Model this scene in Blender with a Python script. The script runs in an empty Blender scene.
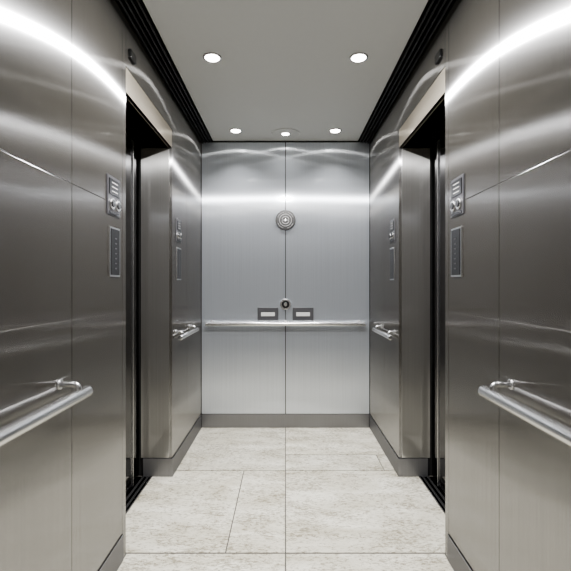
import bpy, bmesh, math, random
from mathutils import Vector, Matrix

CAMZ = 1.194
HW = 0.71            # half width of car
YB = 3.6             # back wall
YF = -0.9            # wall behind the camera
H = 2.41             # ceiling height
def Z(z): return z + CAMZ
DY0, DY1 = 1.905, 2.678   # door opening
DTOP = Z(0.86)
RX = 0.885           # recess plane

scene = bpy.context.scene
col = scene.collection
try:
    scene.view_settings.look = 'AgX - Medium High Contrast'
except Exception as ex:
    print('look', ex)

# ---------------------------------------------------------------- materials
def new_mat(name):
    m = bpy.data.materials.new(name); m.use_nodes = True
    nt = m.node_tree; nt.nodes.clear()
    return m, nt, nt.nodes, nt.links

def brushed(name, color, rough=0.28, aniso=0.75, diff=0.15, dcol=None, mirror=0.0, streak=0.06, mrough=0.10, wide=0.25):
    m, nt, N, L = new_mat(name)
    out = N.new('ShaderNodeOutputMaterial')
    geo = N.new('ShaderNodeNewGeometry')
    mp = N.new('ShaderNodeMapping'); mp.inputs['Scale'].default_value = (190, 190, 1.0)
    L.new(geo.outputs['Position'], mp.inputs['Vector'])
    no = N.new('ShaderNodeTexNoise'); no.inputs['Scale'].default_value = 1.0; no.inputs['Detail'].default_value = 3
    L.new(mp.outputs[0], no.inputs['Vector'])
    rmp = N.new('ShaderNodeMapRange'); rmp.inputs['From Min'].default_value = 0.25; rmp.inputs['From Max'].default_value = 0.75
    rmp.inputs['To Min'].default_value = 1 - streak; rmp.inputs['To Max'].default_value = 1 + streak
    L.new(no.outputs['Fac'], rmp.inputs['Value'])
    mul = N.new('ShaderNodeVectorMath'); mul.operation = 'SCALE'
    mul.inputs[0].default_value = color; L.new(rmp.outputs[0], mul.inputs['Scale'])
    tz = N.new('ShaderNodeCombineXYZ'); tz.inputs[2].default_value = 1.0
    def lobe(r, a):
        g = N.new('ShaderNodeBsdfAnisotropic'); g.distribution = 'GGX'
        g.inputs['Roughness'].default_value = r; g.inputs['Anisotropy'].default_value = a
        L.new(mul.outputs[0], g.inputs['Color']); L.new(tz.outputs[0], g.inputs['Tangent'])
        return g
    ga = lobe(rough, aniso); gb = lobe(rough*1.25, aniso*0.72)
    mg = N.new('ShaderNodeMixShader'); mg.inputs[0].default_value = wide
    L.new(ga.outputs[0], mg.inputs[1]); L.new(gb.outputs[0], mg.inputs[2]); top = mg
    if mirror > 0:
        g2 = lobe(mrough, 0.3)
        mx = N.new('ShaderNodeMixShader'); mx.inputs[0].default_value = mirror
        L.new(top.outputs[0], mx.inputs[1]); L.new(g2.outputs[0], mx.inputs[2]); top = mx
    d = N.new('ShaderNodeBsdfDiffuse'); d.inputs['Color'].default_value = (*(dcol or color), 1)
    ms = N.new('ShaderNodeMixShader'); ms.inputs[0].default_value = diff
    L.new(top.outputs[0], ms.inputs[1]); L.new(d.outputs[0], ms.inputs[2])
    L.new(ms.outputs[0], out.inputs[0])
    return m

def simple(name, color, rough=0.5, metal=0.0, emit=None, estr=0.0, var=0.03, spec=0.5):
    m, nt, N, L = new_mat(name)
    out = N.new('ShaderNodeOutputMaterial'); b = N.new('ShaderNodeBsdfPrincipled')
    geo = N.new('ShaderNodeNewGeometry')
    no = N.new('ShaderNodeTexNoise'); no.inputs['Scale'].default_value = 35
    L.new(geo.outputs['Position'], no.inputs['Vector'])
    rmp = N.new('ShaderNodeMapRange'); rmp.inputs['To Min'].default_value = 1 - var; rmp.inputs['To Max'].default_value = 1 + var
    L.new(no.outputs['Fac'], rmp.inputs['Value'])
    mul = N.new('ShaderNodeVectorMath'); mul.operation = 'SCALE'; mul.inputs[0].default_value = color
    L.new(rmp.outputs[0], mul.inputs['Scale']); L.new(mul.outputs[0], b.inputs['Base Color'])
    b.inputs['Roughness'].default_value = rough; b.inputs['Metallic'].default_value = metal
    b.inputs['Specular IOR Level'].default_value = spec
    if emit:
        b.inputs['Emission Color'].default_value = (*emit, 1); b.inputs['Emission Strength'].default_value = estr
    L.new(b.outputs[0], out.inputs[0]); return m

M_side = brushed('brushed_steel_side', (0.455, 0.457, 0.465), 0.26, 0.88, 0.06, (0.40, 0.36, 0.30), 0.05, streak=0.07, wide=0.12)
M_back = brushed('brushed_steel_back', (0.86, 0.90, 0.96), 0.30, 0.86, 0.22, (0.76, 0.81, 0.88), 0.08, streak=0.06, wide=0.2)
M_jamb = brushed('brushed_steel_jamb', (0.62, 0.62, 0.61), 0.28, 0.75, 0.10, (0.44, 0.42, 0.39), 0.55, mrough=0.07)
M_header = brushed('header_steel', (0.60, 0.56, 0.49), 0.3, 0.6, 0.3, (0.5, 0.45, 0.37), 0.2)
M_door = brushed('dark_door_steel', (0.24, 0.24, 0.25), 0.16, 0.4, 0.03, (0.05, 0.05, 0.05), 0.8, mrough=0.05)
M_base = brushed('baseboard_steel', (0.28, 0.28, 0.29), 0.32, 0.5, 0.3, (0.20, 0.20, 0.205), 0.1)
M_gap = simple('dark_joint', (0.012, 0.012, 0.012), 0.7)
M_grout = simple('grout', (0.10, 0.095, 0.085), 0.8)
M_fin = simple('dark_fin', (0.05, 0.05, 0.052), 0.3, 0.6)
M_chrome = simple('satin_steel', (0.66, 0.66, 0.66), 0.26, 1.0)
M_black = simple('black_plastic', (0.015, 0.015, 0.016), 0.25)
M_grey = simple('grey_plate', (0.13, 0.13, 0.14), 0.35, 0.6)
M_label = simple('light_label', (0.6, 0.6, 0.6), 0.5)
M_ceil = simple('ceiling_paint', (0.525, 0.53, 0.52), 0.55, var=0.015, spec=0.3)
M_lens = simple('lamp_lens', (0.9, 0.9, 0.9), 0.5, emit=(1, 0.97, 0.92), estr=14)
M_rear = brushed('rear_steel', (0.30, 0.29, 0.28), 0.35, 0.5, 0.3, (0.25, 0.24, 0.22), 0.1)

def floor_mat():
    m, nt, N, L = new_mat('travertine')
    out = N.new('ShaderNodeOutputMaterial'); b = N.new('ShaderNodeBsdfPrincipled')
    geo = N.new('ShaderNodeNewGeometry')
    oi = N.new('ShaderNodeAttribute'); oi.attribute_name = 'tile'
    add = N.new('ShaderNodeVectorMath'); add.operation = 'MULTIPLY_ADD'
    L.new(oi.outputs['Vector'], add.inputs[0]); add.inputs[1].default_value = (9, 7, 5); L.new(geo.outputs['Position'], add.inputs[2])
    mp = N.new('ShaderNodeMapping'); mp.inputs['Scale'].default_value = (2.6, 6.0, 1)
    mp.inputs['Rotation'].default_value = (0, 0, 0.45)
    L.new(add.outputs[0], mp.inputs['Vector'])
    n1 = N.new('ShaderNodeTexNoise'); n1.inputs['Scale'].default_value = 1.0; n1.inputs['Detail'].default_value = 8; n1.inputs['Roughness'].default_value = 0.6; n1.inputs['Distortion'].default_value = 0.8
    L.new(mp.outputs[0], n1.inputs['Vector'])
    r1 = N.new('ShaderNodeValToRGB'); e = r1.color_ramp.elements
    e[0].position = 0.32; e[0].color = (0.50, 0.47, 0.38, 1)
    e[1].position = 0.66; e[1].color = (0.72, 0.70, 0.62, 1)
    L.new(n1.outputs['Fac'], r1.inputs['Fac'])
    n2 = N.new('ShaderNodeTexNoise'); n2.inputs['Scale'].default_value = 17; n2.inputs['Detail'].default_value = 7; n2.inputs['Roughness'].default_value = 0.74; n2.inputs['Distortion'].default_value = 0.6
    L.new(mp.outputs[0], n2.inputs['Vector'])
    n3 = N.new('ShaderNodeTexNoise'); n3.inputs['Scale'].default_value = 2.2; n3.inputs['Detail'].default_value = 4
    L.new(mp.outputs[0], n3.inputs['Vector'])
    cl = N.new('ShaderNodeMapRange'); cl.inputs['From Min'].default_value = 0.38; cl.inputs['From Max'].default_value = 0.62
    cl.inputs['To Min'].default_value = -0.06; cl.inputs['To Max'].default_value = 0.02
    L.new(n3.outputs['Fac'], cl.inputs['Value'])
    sm = N.new('ShaderNodeMath'); sm.operation = 'ADD'; L.new(n2.outputs['Fac'], sm.inputs[0]); L.new(cl.outputs[0], sm.inputs[1])
    r2 = N.new('ShaderNodeValToRGB'); e = r2.color_ramp.elements
    e[0].position = 0.38; e[0].color = (0.34, 0.31, 0.25, 1); e[1].position = 0.485; e[1].color = (1, 1, 1, 1)
    L.new(sm.outputs[0], r2.inputs['Fac'])
    mx = N.new('ShaderNodeMix'); mx.data_type = 'RGBA'; mx.blend_type = 'MULTIPLY'; mx.inputs[0].default_value = 0.8
    L.new(r1.outputs[0], mx.inputs[6]); L.new(r2.outputs[0], mx.inputs[7])
    sx = N.new('ShaderNodeSeparateXYZ'); L.new(oi.outputs['Vector'], sx.inputs[0])
    tr = N.new('ShaderNodeMapRange'); tr.inputs['To Min'].default_value = 0.92; tr.inputs['To Max'].default_value = 1.06
    L.new(sx.outputs[0], tr.inputs['Value'])
    sc = N.new('ShaderNodeVectorMath'); sc.operation = 'SCALE'; L.new(mx.outputs[2], sc.inputs[0]); L.new(tr.outputs[0], sc.inputs['Scale'])
    L.new(sc.outputs[0], b.inputs['Base Color'])
    b.inputs['Roughness'].default_value = 0.5
    b.inputs['Specular IOR Level'].default_value = 0.3
    bu = N.new('ShaderNodeBump'); bu.inputs['Strength'].default_value = 0.2; bu.inputs['Distance'].default_value = 0.01
    L.new(r2.outputs[0], bu.inputs['Height']); L.new(bu.outputs[0], b.inputs['Normal'])
    L.new(b.outputs[0], out.inputs[0]); return m
M_floor = floor_mat()

# ---------------------------------------------------------------- mesh helper
class MB:
    def __init__(self):
        self.bm = bmesh.new(); self.mats = []
    def mi(self, m):
        if m not in self.mats: self.mats.append(m)
        return self.mats.index(m)
    def box(self, x0, x1, y0, y1, z0, z1, mat, bev=0.0, seg=2):
        t = bmesh.new()
        bmesh.ops.create_cube(t, size=1)
        for v in t.verts:
            v.co = Vector(((x0+x1)/2 + v.co.x*(x1-x0), (y0+y1)/2 + v.co.y*(y1-y0), (z0+z1)/2 + v.co.z*(z1-z0)))
        if bev > 0:
            bmesh.ops.bevel(t, geom=t.edges[:], offset=bev, segments=seg, affect='EDGES', profile=0.5)
        self._merge(t, mat)
    def _merge(self, t, mat, smooth=False):
        i = self.mi(mat)
        for f in t.faces: f.material_index = i; f.smooth = smooth
        me = bpy.data.meshes.new('tmp'); t.to_mesh(me); t.free()
        self.bm.from_mesh(me); bpy.data.meshes.remove(me)
    def cyl(self, c, r, depth, axis, mat, seg=40, bev=0.0, r2=None):
        t = bmesh.new()
        bmesh.ops.create_cone(t, cap_ends=True, segments=seg, radius1=r, radius2=r if r2 is None else r2, depth=depth)
        if bev > 0:
            ed = [e for e in t.edges if len(e.link_faces) == 2 and any(len(f.verts) > 4 for f in e.link_faces)]
            bmesh.ops.bevel(t, geom=ed, offset=bev, segments=3, affect='EDGES', profile=0.5)
        q = Vector(axis).normalized().to_track_quat('Z', 'Y').to_matrix().to_4x4()
        t.transform(Matrix.Translation(c) @ q)
        i = self.mi(mat)
        me = bpy.data.meshes.new('tmp')
        for f in t.faces:
            f.material_index = i; f.smooth = len(f.verts) <= 4
        t.to_mesh(me); t.free(); self.bm.from_mesh(me); bpy.data.meshes.remove(me)
    def ring(self, c, R, r, axis, mat, seg=48, ms=12):
        t = bmesh.new(); vs = []
        for a in range(seg):
            A = 2*math.pi*a/seg; row = []
            for b in range(ms):
                B = 2*math.pi*b/ms
                row.append(t.verts.new(((R+r*math.cos(B))*math.cos(A), (R+r*math.cos(B))*math.sin(A), r*math.sin(B))))
            vs.append(row)
        for a in range(seg):
            for b in range(ms):
                t.faces.new((vs[a][b], vs[(a+1) % seg][b], vs[(a+1) % seg][(b+1) % ms], vs[a][(b+1) % ms]))
        q = Vector(axis).normalized().to_track_quat('Z', 'Y').to_matrix().to_4x4()
        t.transform(Matrix.Translation(c) @ q)
        self._merge(t, mat, True)
    def tube(self, pts, r, mat, seg=20):
        t = bmesh.new(); rows = []
        pts = [Vector(p) for p in pts]
        for i, p in enumerate(pts):
            d = (pts[min(i+1, len(pts)-1)] - pts[max(i-1, 0)]).normalized()
            up = Vector((0, 1, 0))
            a = d.cross(up).normalized(); b = d.cross(a).normalized()
            rows.append([t.verts.new(p + r*(math.cos(2*math.pi*k/seg)*a + math.sin(2*math.pi*k/seg)*b)) for k in range(seg)])
        for i in range(len(rows)-1):
            for k in range(seg):
                t.faces.new((rows[i][k], rows[i][(k+1) % seg], rows[i+1][(k+1) % seg], rows[i+1][k]))
        t.faces.new(rows[0]); t.faces.new(rows[-1][::-1])
        bmesh.ops.recalc_face_normals(t, faces=t.faces[:])
        self._merge(t, mat, True)
    def arc(self, c, R, a0, a1, w, y, mat, seg=14, th=0.003):
        t = bmesh.new(); rows = []
        for i in range(seg+1):
            A = a0+(a1-a0)*i/seg; ca, sa = math.cos(A), math.sin(A)
            rows.append([t.verts.new((c.x+rr*ca, yy, c.z+rr*sa)) for rr, yy in ((R-w/2, y), (R+w/2, y), (R+w/2, y+th), (R-w/2, y+th))])
        for i in range(seg):
            for k in range(4):
                t.faces.new((rows[i][k], rows[i][(k+1) % 4], rows[i+1][(k+1) % 4], rows[i+1][k]))
        t.faces.new(rows[0]); t.faces.new(rows[-1][::-1])
        bmesh.ops.recalc_face_normals(t, faces=t.faces[:])
        self._merge(t, mat)
    def done(self, name, parent=None):
        me = bpy.data.meshes.new(name); self.bm.to_mesh(me); self.bm.free()
        for m in self.mats: me.materials.append(m)
        o = bpy.data.objects.new(name, me); col.objects.link(o)
        if parent: o.parent = parent
        return o

def empty(name, loc=(0, 0, 0)):
    e = bpy.data.objects.new(name, None); e.location = loc; e.empty_display_size = 0.1; col.objects.link(e); return e

G = 0.0034
BH = 0.115      # baseboard height
# ---------------------------------------------------------------- floor
f = MB()
f.box(-HW-0.30, HW+0.30, YF-0.1, YB+0.1, -0.08, -0.003, M_grout)
def tile(x0, x1, y0, y1):
    f.box(x0+0.0026, x1-0.0026, y0+0.0045, y1-0.0045, -0.02, 0, M_floor, 0.001, 1)
y3, y2, y1, y0_ = YB, 2.762, 1.910, 1.066
W = HW
SX = 0.835
tile(-W, 0, y2, YB)
tile(0, W, 3.02, YB); tile(0, W*0.9, y2, 3.02) ; tile(W*0.9, W, y2, 3.02)
tile(-SX, -0.268, y1, y2); tile(-0.268, 0, y1, y2); tile(0, SX, y1, y2)
tile(-W, -0.0, y0_, y1); tile(0, W, y0_, y1)
tile(-W, 0, 0.2, y0_); tile(0, W, 0.2, y0_)
tile(-W, 0, YF, 0.2); tile(0, W, YF, 0.2)
fl = f.done('floor')
me = fl.data
at = me.attributes.new('tile', 'FLOAT_VECTOR', 'FACE')
random.seed(4)
bm = bmesh.new(); bm.from_mesh(me); bm.faces.ensure_lookup_table()
seen = set(); vals = [None]*len(bm.faces)
for fc in bm.faces:
    if fc.index in seen: continue
    val = (random.random(), random.random(), random.random()); st = [fc]
    while st:
        g = st.pop()
        if g.index in seen: continue
        seen.add(g.index); vals[g.index] = val
        for e in g.edges:
            for h in e.link_faces:
                if h.index not in seen: st.append(h)
bm.free()
for i, v in enumerate(vals): at.data[i].vector = v

# ---------------------------------------------------------------- ceiling
c = MB()
c.box(-0.61, 0.61, YF, YB, H, H+0.03, M_ceil, 0.002)
c.box(-HW-0.3, HW+0.3, YF-0.1, YB+0.1, H+0.10, H+0.14, M_gap)
c.done('ceiling')
for s, nm in ((-1, 'left'), (1, 'right')):
    t = MB()
    for k in range(4):
        xa = 0.622 + k*0.023
        a, b = sorted((s*xa, s*(xa+0.009)))
        t.box(a, b, YF, YB-0.002, H-0.012+k*-0.004, H+0.1, M_fin, 0.001)
    t.done('trim_ceiling_' + nm)

# ---------------------------------------------------------------- side walls
ZS = Z(0.338)
ZL = Z(-0.115)
ZT = H + 0.03
def side(s, nm):
    w = MB()
    def bx(xa, xb, *r, **k):
        a, b = sorted((s*xa, s*xb)); w.box(a, b, *r, **k)
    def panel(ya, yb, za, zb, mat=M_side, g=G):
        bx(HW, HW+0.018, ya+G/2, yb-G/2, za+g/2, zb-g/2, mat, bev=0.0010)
    bx(HW+0.014, HW+0.30, YF, DY0-0.014, 0, H+0.1, M_gap)
    bx(HW+0.014, HW+0.30, DY1+0.014, YB+0.1, 0, H+0.1, M_gap)
    bx(HW+0.014, HW+0.30, DY0-0.014, DY1+0.014, DTOP+0.014, H+0.1, M_gap)
    for ya, yb in ((YF, 0.2), (0.2, 1.423), (1.423, 1.862)):
        panel(ya, yb, BH, ZL, g=0.0008); panel(ya, yb, ZL, ZS, g=0.0008); panel(ya, yb, ZS, ZT, g=0.005)
    panel(1.862, DY0, 0, ZT)
    for ya, yb in ((DY1, 3.08), (3.08, YB)):
        panel(ya, yb, BH, ZT)
    panel(DY0, DY1, DTOP+0.115, ZT)
    panel(DY0, DY1, DTOP, DTOP+0.115, M_header)
    bx(HW+0.018, RX+0.02, DY1, DY1+0.018, BH, DTOP, M_jamb, bev=0.0012)
    bx(HW+0.018, RX+0.02, DY0-0.018, DY0, 0, DTOP, M_jamb, bev=0.0012)
    bx(HW+0.018, RX+0.02, DY0, DY1, DTOP, DTOP+0.018, M_header, bev=0.0012)
    w.done('wall_' + nm)
    b = MB()
    def bb(xa, xb, *r, **k):
        a, c_ = sorted((s*xa, s*xb)); b.box(a, c_, *r, **k)
    bb(HW-0.006, HW+0.014, YF, 1.862, 0, BH-0.002, M_base, bev=0.0015)
    bb(HW-0.006, HW+0.014, DY1-0.006, YB-0.008, 0, BH-0.002, M_base, bev=0.0015)
    bb(HW+0.014, RX+0.005, DY1-0.006, DY1+0.014, 0, BH-0.002, M_base, bev=0.0015)
    b.done('baseboard_' + nm)
    root = empty('door_1' if s < 0 else 'door_2', (s*(RX+0.03), (DY0+DY1)/2, 0))
    def child(mb, name):
        o = mb.done(name); o.parent = root; o.matrix_parent_inverse = Matrix.Translation(-root.location); return o
    d = MB()
    a, c_ = sorted((s*(RX+0.02), s*(RX+0.045)))
    d.box(a, c_, DY0-0.01, 2.53, 0.008, DTOP+0.01, M_door, 0.002)
    child(d, 'leaf_near')
    d = MB()
    a, c_ = sorted((s*(RX+0.035), s*(RX+0.06)))
    d.box(a, c_, 2.49, DY1+0.01, 0.008, DTOP+0.01, M_door, 0.002)
    child(d, 'leaf_far')
    d = MB()
    a, c_ = sorted((s*(RX+0.012), s*(RX+0.022)))
    d.box(a, c_, 2.525, 2.532, 0.008, DTOP, M_chrome, 0.001)
    child(d, 'leaf_edge_strip')
    d = MB()
    a, c_ = sorted((s*(SX+0.002), s*(RX+0.07)))
    d.box(a, c_, DY0, DY1-0.006, -0.004, 0.001, M_base, 0.001)
    for k in range(2):
        a, c_ = sorted((s*(0.85+k*0.03), s*(0.864+k*0.03)))
        d.box(a, c_, DY0, DY1-0.006, 0.001, 0.0025, M_gap)
    child(d, 'sill')
side(-1, 'left'); side(1, 'right')

# ---------------------------------------------------------------- back wall
w = MB()
w.box(-HW-0.02, HW+0.02, YB+0.014, YB+0.1, 0, H+0.1, M_gap)
for a, b in ((-HW+0.002, 0), (0, HW-0.002)):
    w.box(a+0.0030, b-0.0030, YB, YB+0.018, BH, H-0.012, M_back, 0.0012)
w.box(-HW, HW, YB-0.002, YB+0.018, H-0.012, H, M_gap)
w.done('wall_back')
b = MB(); b.box(-HW+0.007, HW-0.007, YB-0.006, YB+0.014, 0, BH-0.002, M_base, 0.0015)
b.done('baseboard_back')
w = MB(); w.box(-HW-0.3, HW+0.3, YF-0.1, YF, 0, H+0.1, M_rear); w.done('wall_front')

# ---------------------------------------------------------------- handrails
def rail_side(s, ya, yb, z, off, r, brackets):
    m = MB(); x = s*(HW-off)
    m.cyl(Vector((x, (ya+yb)/2, z)), r, yb-ya, (0, 1, 0), M_chrome, 40, 0.003)
    zt = z+r+0.016
    for y in brackets:
        m.cyl(Vector((s*(HW-0.004), y, zt)), 0.016, 0.008, (1, 0, 0), M_chrome, 28, 0.002)
        arc = [(s*(HW-0.002), y, zt)]
        for i in range(9):
            A = math.pi/2*i/8
            arc.append((s*(HW-off+0.014*(1-math.sin(A))), y, zt-0.014*(1-math.cos(A))))
        arc.append((x, y, z))
        m.tube(arc, 0.009, M_chrome)
    return m.done('handrail')
rail_side(-1, -0.75, 1.40, Z(-0.345), 0.062, 0.0195, (-0.5, 0.4, 1.34))
rail_side(1, -0.75, 1.40, Z(-0.345), 0.062, 0.0195, (-0.5, 0.4, 1.34))
rail_side(-1, 2.70, 3.22, Z(-0.33), 0.045, 0.015, (2.76, 3.14))
rail_side(1, 2.70, 3.22, Z(-0.33), 0.045, 0.015, (2.76, 3.14))
m = MB(); zb = Z(-0.318); yr = YB-0.065
m.cyl(Vector((0, yr, zb)), 0.018, 1.32, (1, 0, 0), M_chrome, 40, 0.003)
for x in (-0.62, 0.0, 0.62):
    m.cyl(Vector((x, YB-0.004, zb)), 0.024, 0.008, (0, 1, 0), M_chrome, 28, 0.002)
    m.cyl(Vector((x, YB-0.033, zb)), 0.010, 0.064, (0, 1, 0), M_chrome, 20)
m.done('handrail')

# ---------------------------------------------------------------- back wall fittings
m = MB(); zc = Z(0.548); C = Vector((0, 0, zc))
Y = (0, 1, 0)
m.cyl(Vector((0, YB-0.006, zc)), 0.084, 0.012, Y, M_black, 64, 0.003)
m.ring(Vector((0, YB-0.0130, zc)), 0.050, 0.0022, Y, M_label, 56)
for a0, a1 in ((0.35, 1.25), (1.75, 2.8), (3.5, 4.4), (4.95, 5.9)):
    m.arc(C, 0.068, a0, a1, 0.002, YB-0.0135, M_label)
m.arc(C, 0.030, 0.3, 2.84, 0.005, YB-0.0145, M_label)
m.arc(C, 0.030, 3.44, 5.98, 0.005, YB-0.0145, M_label)
m.box(-0.030, 0.030, YB-0.0145, YB-0.0115, zc-0.0025, zc+0.0025, M_label)
m.cyl(Vector((0, YB-0.014, zc)), 0.010, 0.006, Y, M_chrome, 32, 0.002)
m.done('round_wall_badge')
m = MB(); zc = Z(-0.158)
m.cyl(Vector((0, YB-0.006, zc)), 0.046, 0.012, Y, M_chrome, 48, 0.003)
m.cyl(Vector((0, YB-0.013, zc)), 0.032, 0.006, Y, M_black, 40, 0.001)
m.cyl(Vector((0, YB-0.017, zc)), 0.016, 0.006, Y, M_chrome, 32, 0.002)
m.done('key_switch')
for xa, xb in ((-0.235, -0.06), (0.06, 0.235)):
    m = MB()
    m.box(xa, xb, YB-0.006, YB+0.001, Z(-0.295), Z(-0.185), M_grey, 0.002)
    m.box(xa+0.03, xb-0.03, YB-0.009, YB-0.004, Z(-0.258), Z(-0.226), M_label, 0.0015)
    m.done('notice_plate')

# ---------------------------------------------------------------- control panels on side walls
def control(s, ya, yb, za, zb):
    m = MB()
    def bx(xa, xb, *r, **k):
        a, b = sorted((s*xa, s*xb)); m.box(a, b, *r, **k)
    bx(HW-0.006, HW+0.001, ya, yb, za, zb, M_grey, bev=0.003)
    hh = zb-za; ww = yb-ya
    bx(HW-0.009, HW-0.004, ya+0.10*ww, yb-0.10*ww, za+0.52*hh, zb-0.08*hh, M_black, bev=0.001)
    for k in range(3):
        zz = za+hh*(0.60+0.11*k)
        bx(HW-0.0105, HW-0.0085, ya+0.26*ww, yb-0.30*ww, zz, zz+0.003, M_label)
    for k, yy in enumerate((ya+0.28*ww, yb-0.28*ww)):
        cz = za+0.29*hh
        m.cyl(Vector((s*(HW-0.009), yy, cz)), 0.18*ww, 0.010, (1, 0, 0), M_chrome, 28, 0.002)
        m.cyl(Vector((s*(HW-0.0145), yy, cz)), 0.11*ww, 0.005, (1, 0, 0), M_black, 24, 0.001)
    bx(HW-0.009, HW-0.004, ya+0.12*ww, yb-0.12*ww, za+0.04*hh, za+0.10*hh, M_black)
    return m.done('control_panel')
def display(s, ya, yb, za, zb):
    m = MB()
    def bx(xa, xb, *r, **k):
        a, b = sorted((s*xa, s*xb)); m.box(a, b, *r, **k)
    bx(HW-0.006, HW+0.001, ya, yb, za, zb, M_chrome, bev=0.003)
    hh = zb-za; ww = yb-ya
    bx(HW-0.008, HW-0.004, ya+0.10*ww, yb-0.10*ww, za+0.04*hh, zb-0.04*hh, M_black, bev=0.0015)
    for k in range(7):
        zz = za+hh*(0.16+0.1*k)
        bx(HW-0.0090, HW-0.0075, ya+0.42*ww, yb-0.42*ww, zz, zz+0.005, M_grey)
    return m.done('floor_indicator')
for s in (-1, 1):
    control(s, 1.695, 1.825, Z(0.285), Z(0.445))
    display(s, 1.715, 1.825, Z(0.035), Z(0.24))
    control(s, 2.765, 2.89, Z(0.285), Z(0.435))
    display(s, 2.78, 2.89, Z(0.035), Z(0.25))
    m = MB(); a, b = sorted((s*(HW-0.015), s*(HW+0.001)))
    m.box(a, b, 1.93, 2.00, Z(1.03), Z(1.07), M_black, 0.005, 3)
    m.done('door_sensor')

# ---------------------------------------------------------------- downlights
def downlight(x, y, power, r=0.036, center=False, drop=0.0, name='downlight', spread=180):
    zz = H - drop
    root = empty(name, (x, y, H))
    inv = Matrix.Translation(-Vector((x, y, H)))
    m = MB()
    m.ring(Vector((x, y, zz-0.001)), r+0.008, 0.006, (0, 0, 1), M_chrome)
    o = m.done('trim_ring'); o.parent = root; o.matrix_parent_inverse = inv
    if drop > 0:
        m = MB(); m.cyl(Vector((x, y, H-drop/2)), r+0.008, drop, (0, 0, 1), M_chrome, 48, 0.002)
        o = m.done('drum_housing'); o.parent = root; o.matrix_parent_inverse = inv
    if center:
        m = MB()
        m.ring(Vector((x, y, H-0.001)), 0.115, 0.003, (0, 0, 1), M_label)
        m.cyl(Vector((x, y, H-0.003)), 0.112, 0.006, (0, 0, 1), M_ceil, 56, 0.001)
        o = m.done('base_plate'); o.parent = root; o.matrix_parent_inverse = inv
    m = MB(); m.cyl(Vector((x, y, zz-0.004)), r, 0.008, (0, 0, 1), M_lens, 40, 0.002)
    o = m.done('lens'); o.parent = root; o.matrix_parent_inverse = inv
    L = bpy.data.lights.new('lamp', 'AREA'); L.shape = 'DISK'; L.size = 2*r; L.energy = power
    L.spread = math.radians(spread)
    L.color = (1.0, 0.985, 0.97)
    lo = bpy.data.objects.new('lamp', L); col.objects.link(lo)
    lo.location = (0, 0, -drop-0.012); lo.parent = root
for y, p in ((3.355, 5.0), (2.28, 4.0)):
    for x in (-0.39, 0.39): downlight(x, y, p, spread=105)
downlight(0, 3.42, 1.5, 0.03, True, spread=120)
downlight(0, 1.59, 60, 0.048, drop=0.065, name='ceiling_lamp')
downlight(0, -0.45, 6, 0.06, spread=120)

# ---------------------------------------------------------------- world, camera
wd = bpy.data.worlds.new('world'); scene.world = wd; wd.use_nodes = True
wd.node_tree.nodes['Background'].inputs[0].default_value = (0.02, 0.02, 0.02, 1)
cam = bpy.data.cameras.new('camera'); co = bpy.data.objects.new('camera', cam); col.objects.link(co)
co.location = (0, 0, CAMZ); co.rotation_euler = (math.radians(90), 0, 0)
cam.sensor_width = 36; cam.lens = 36*428/571
cam.clip_start = 0.02
scene.camera = co
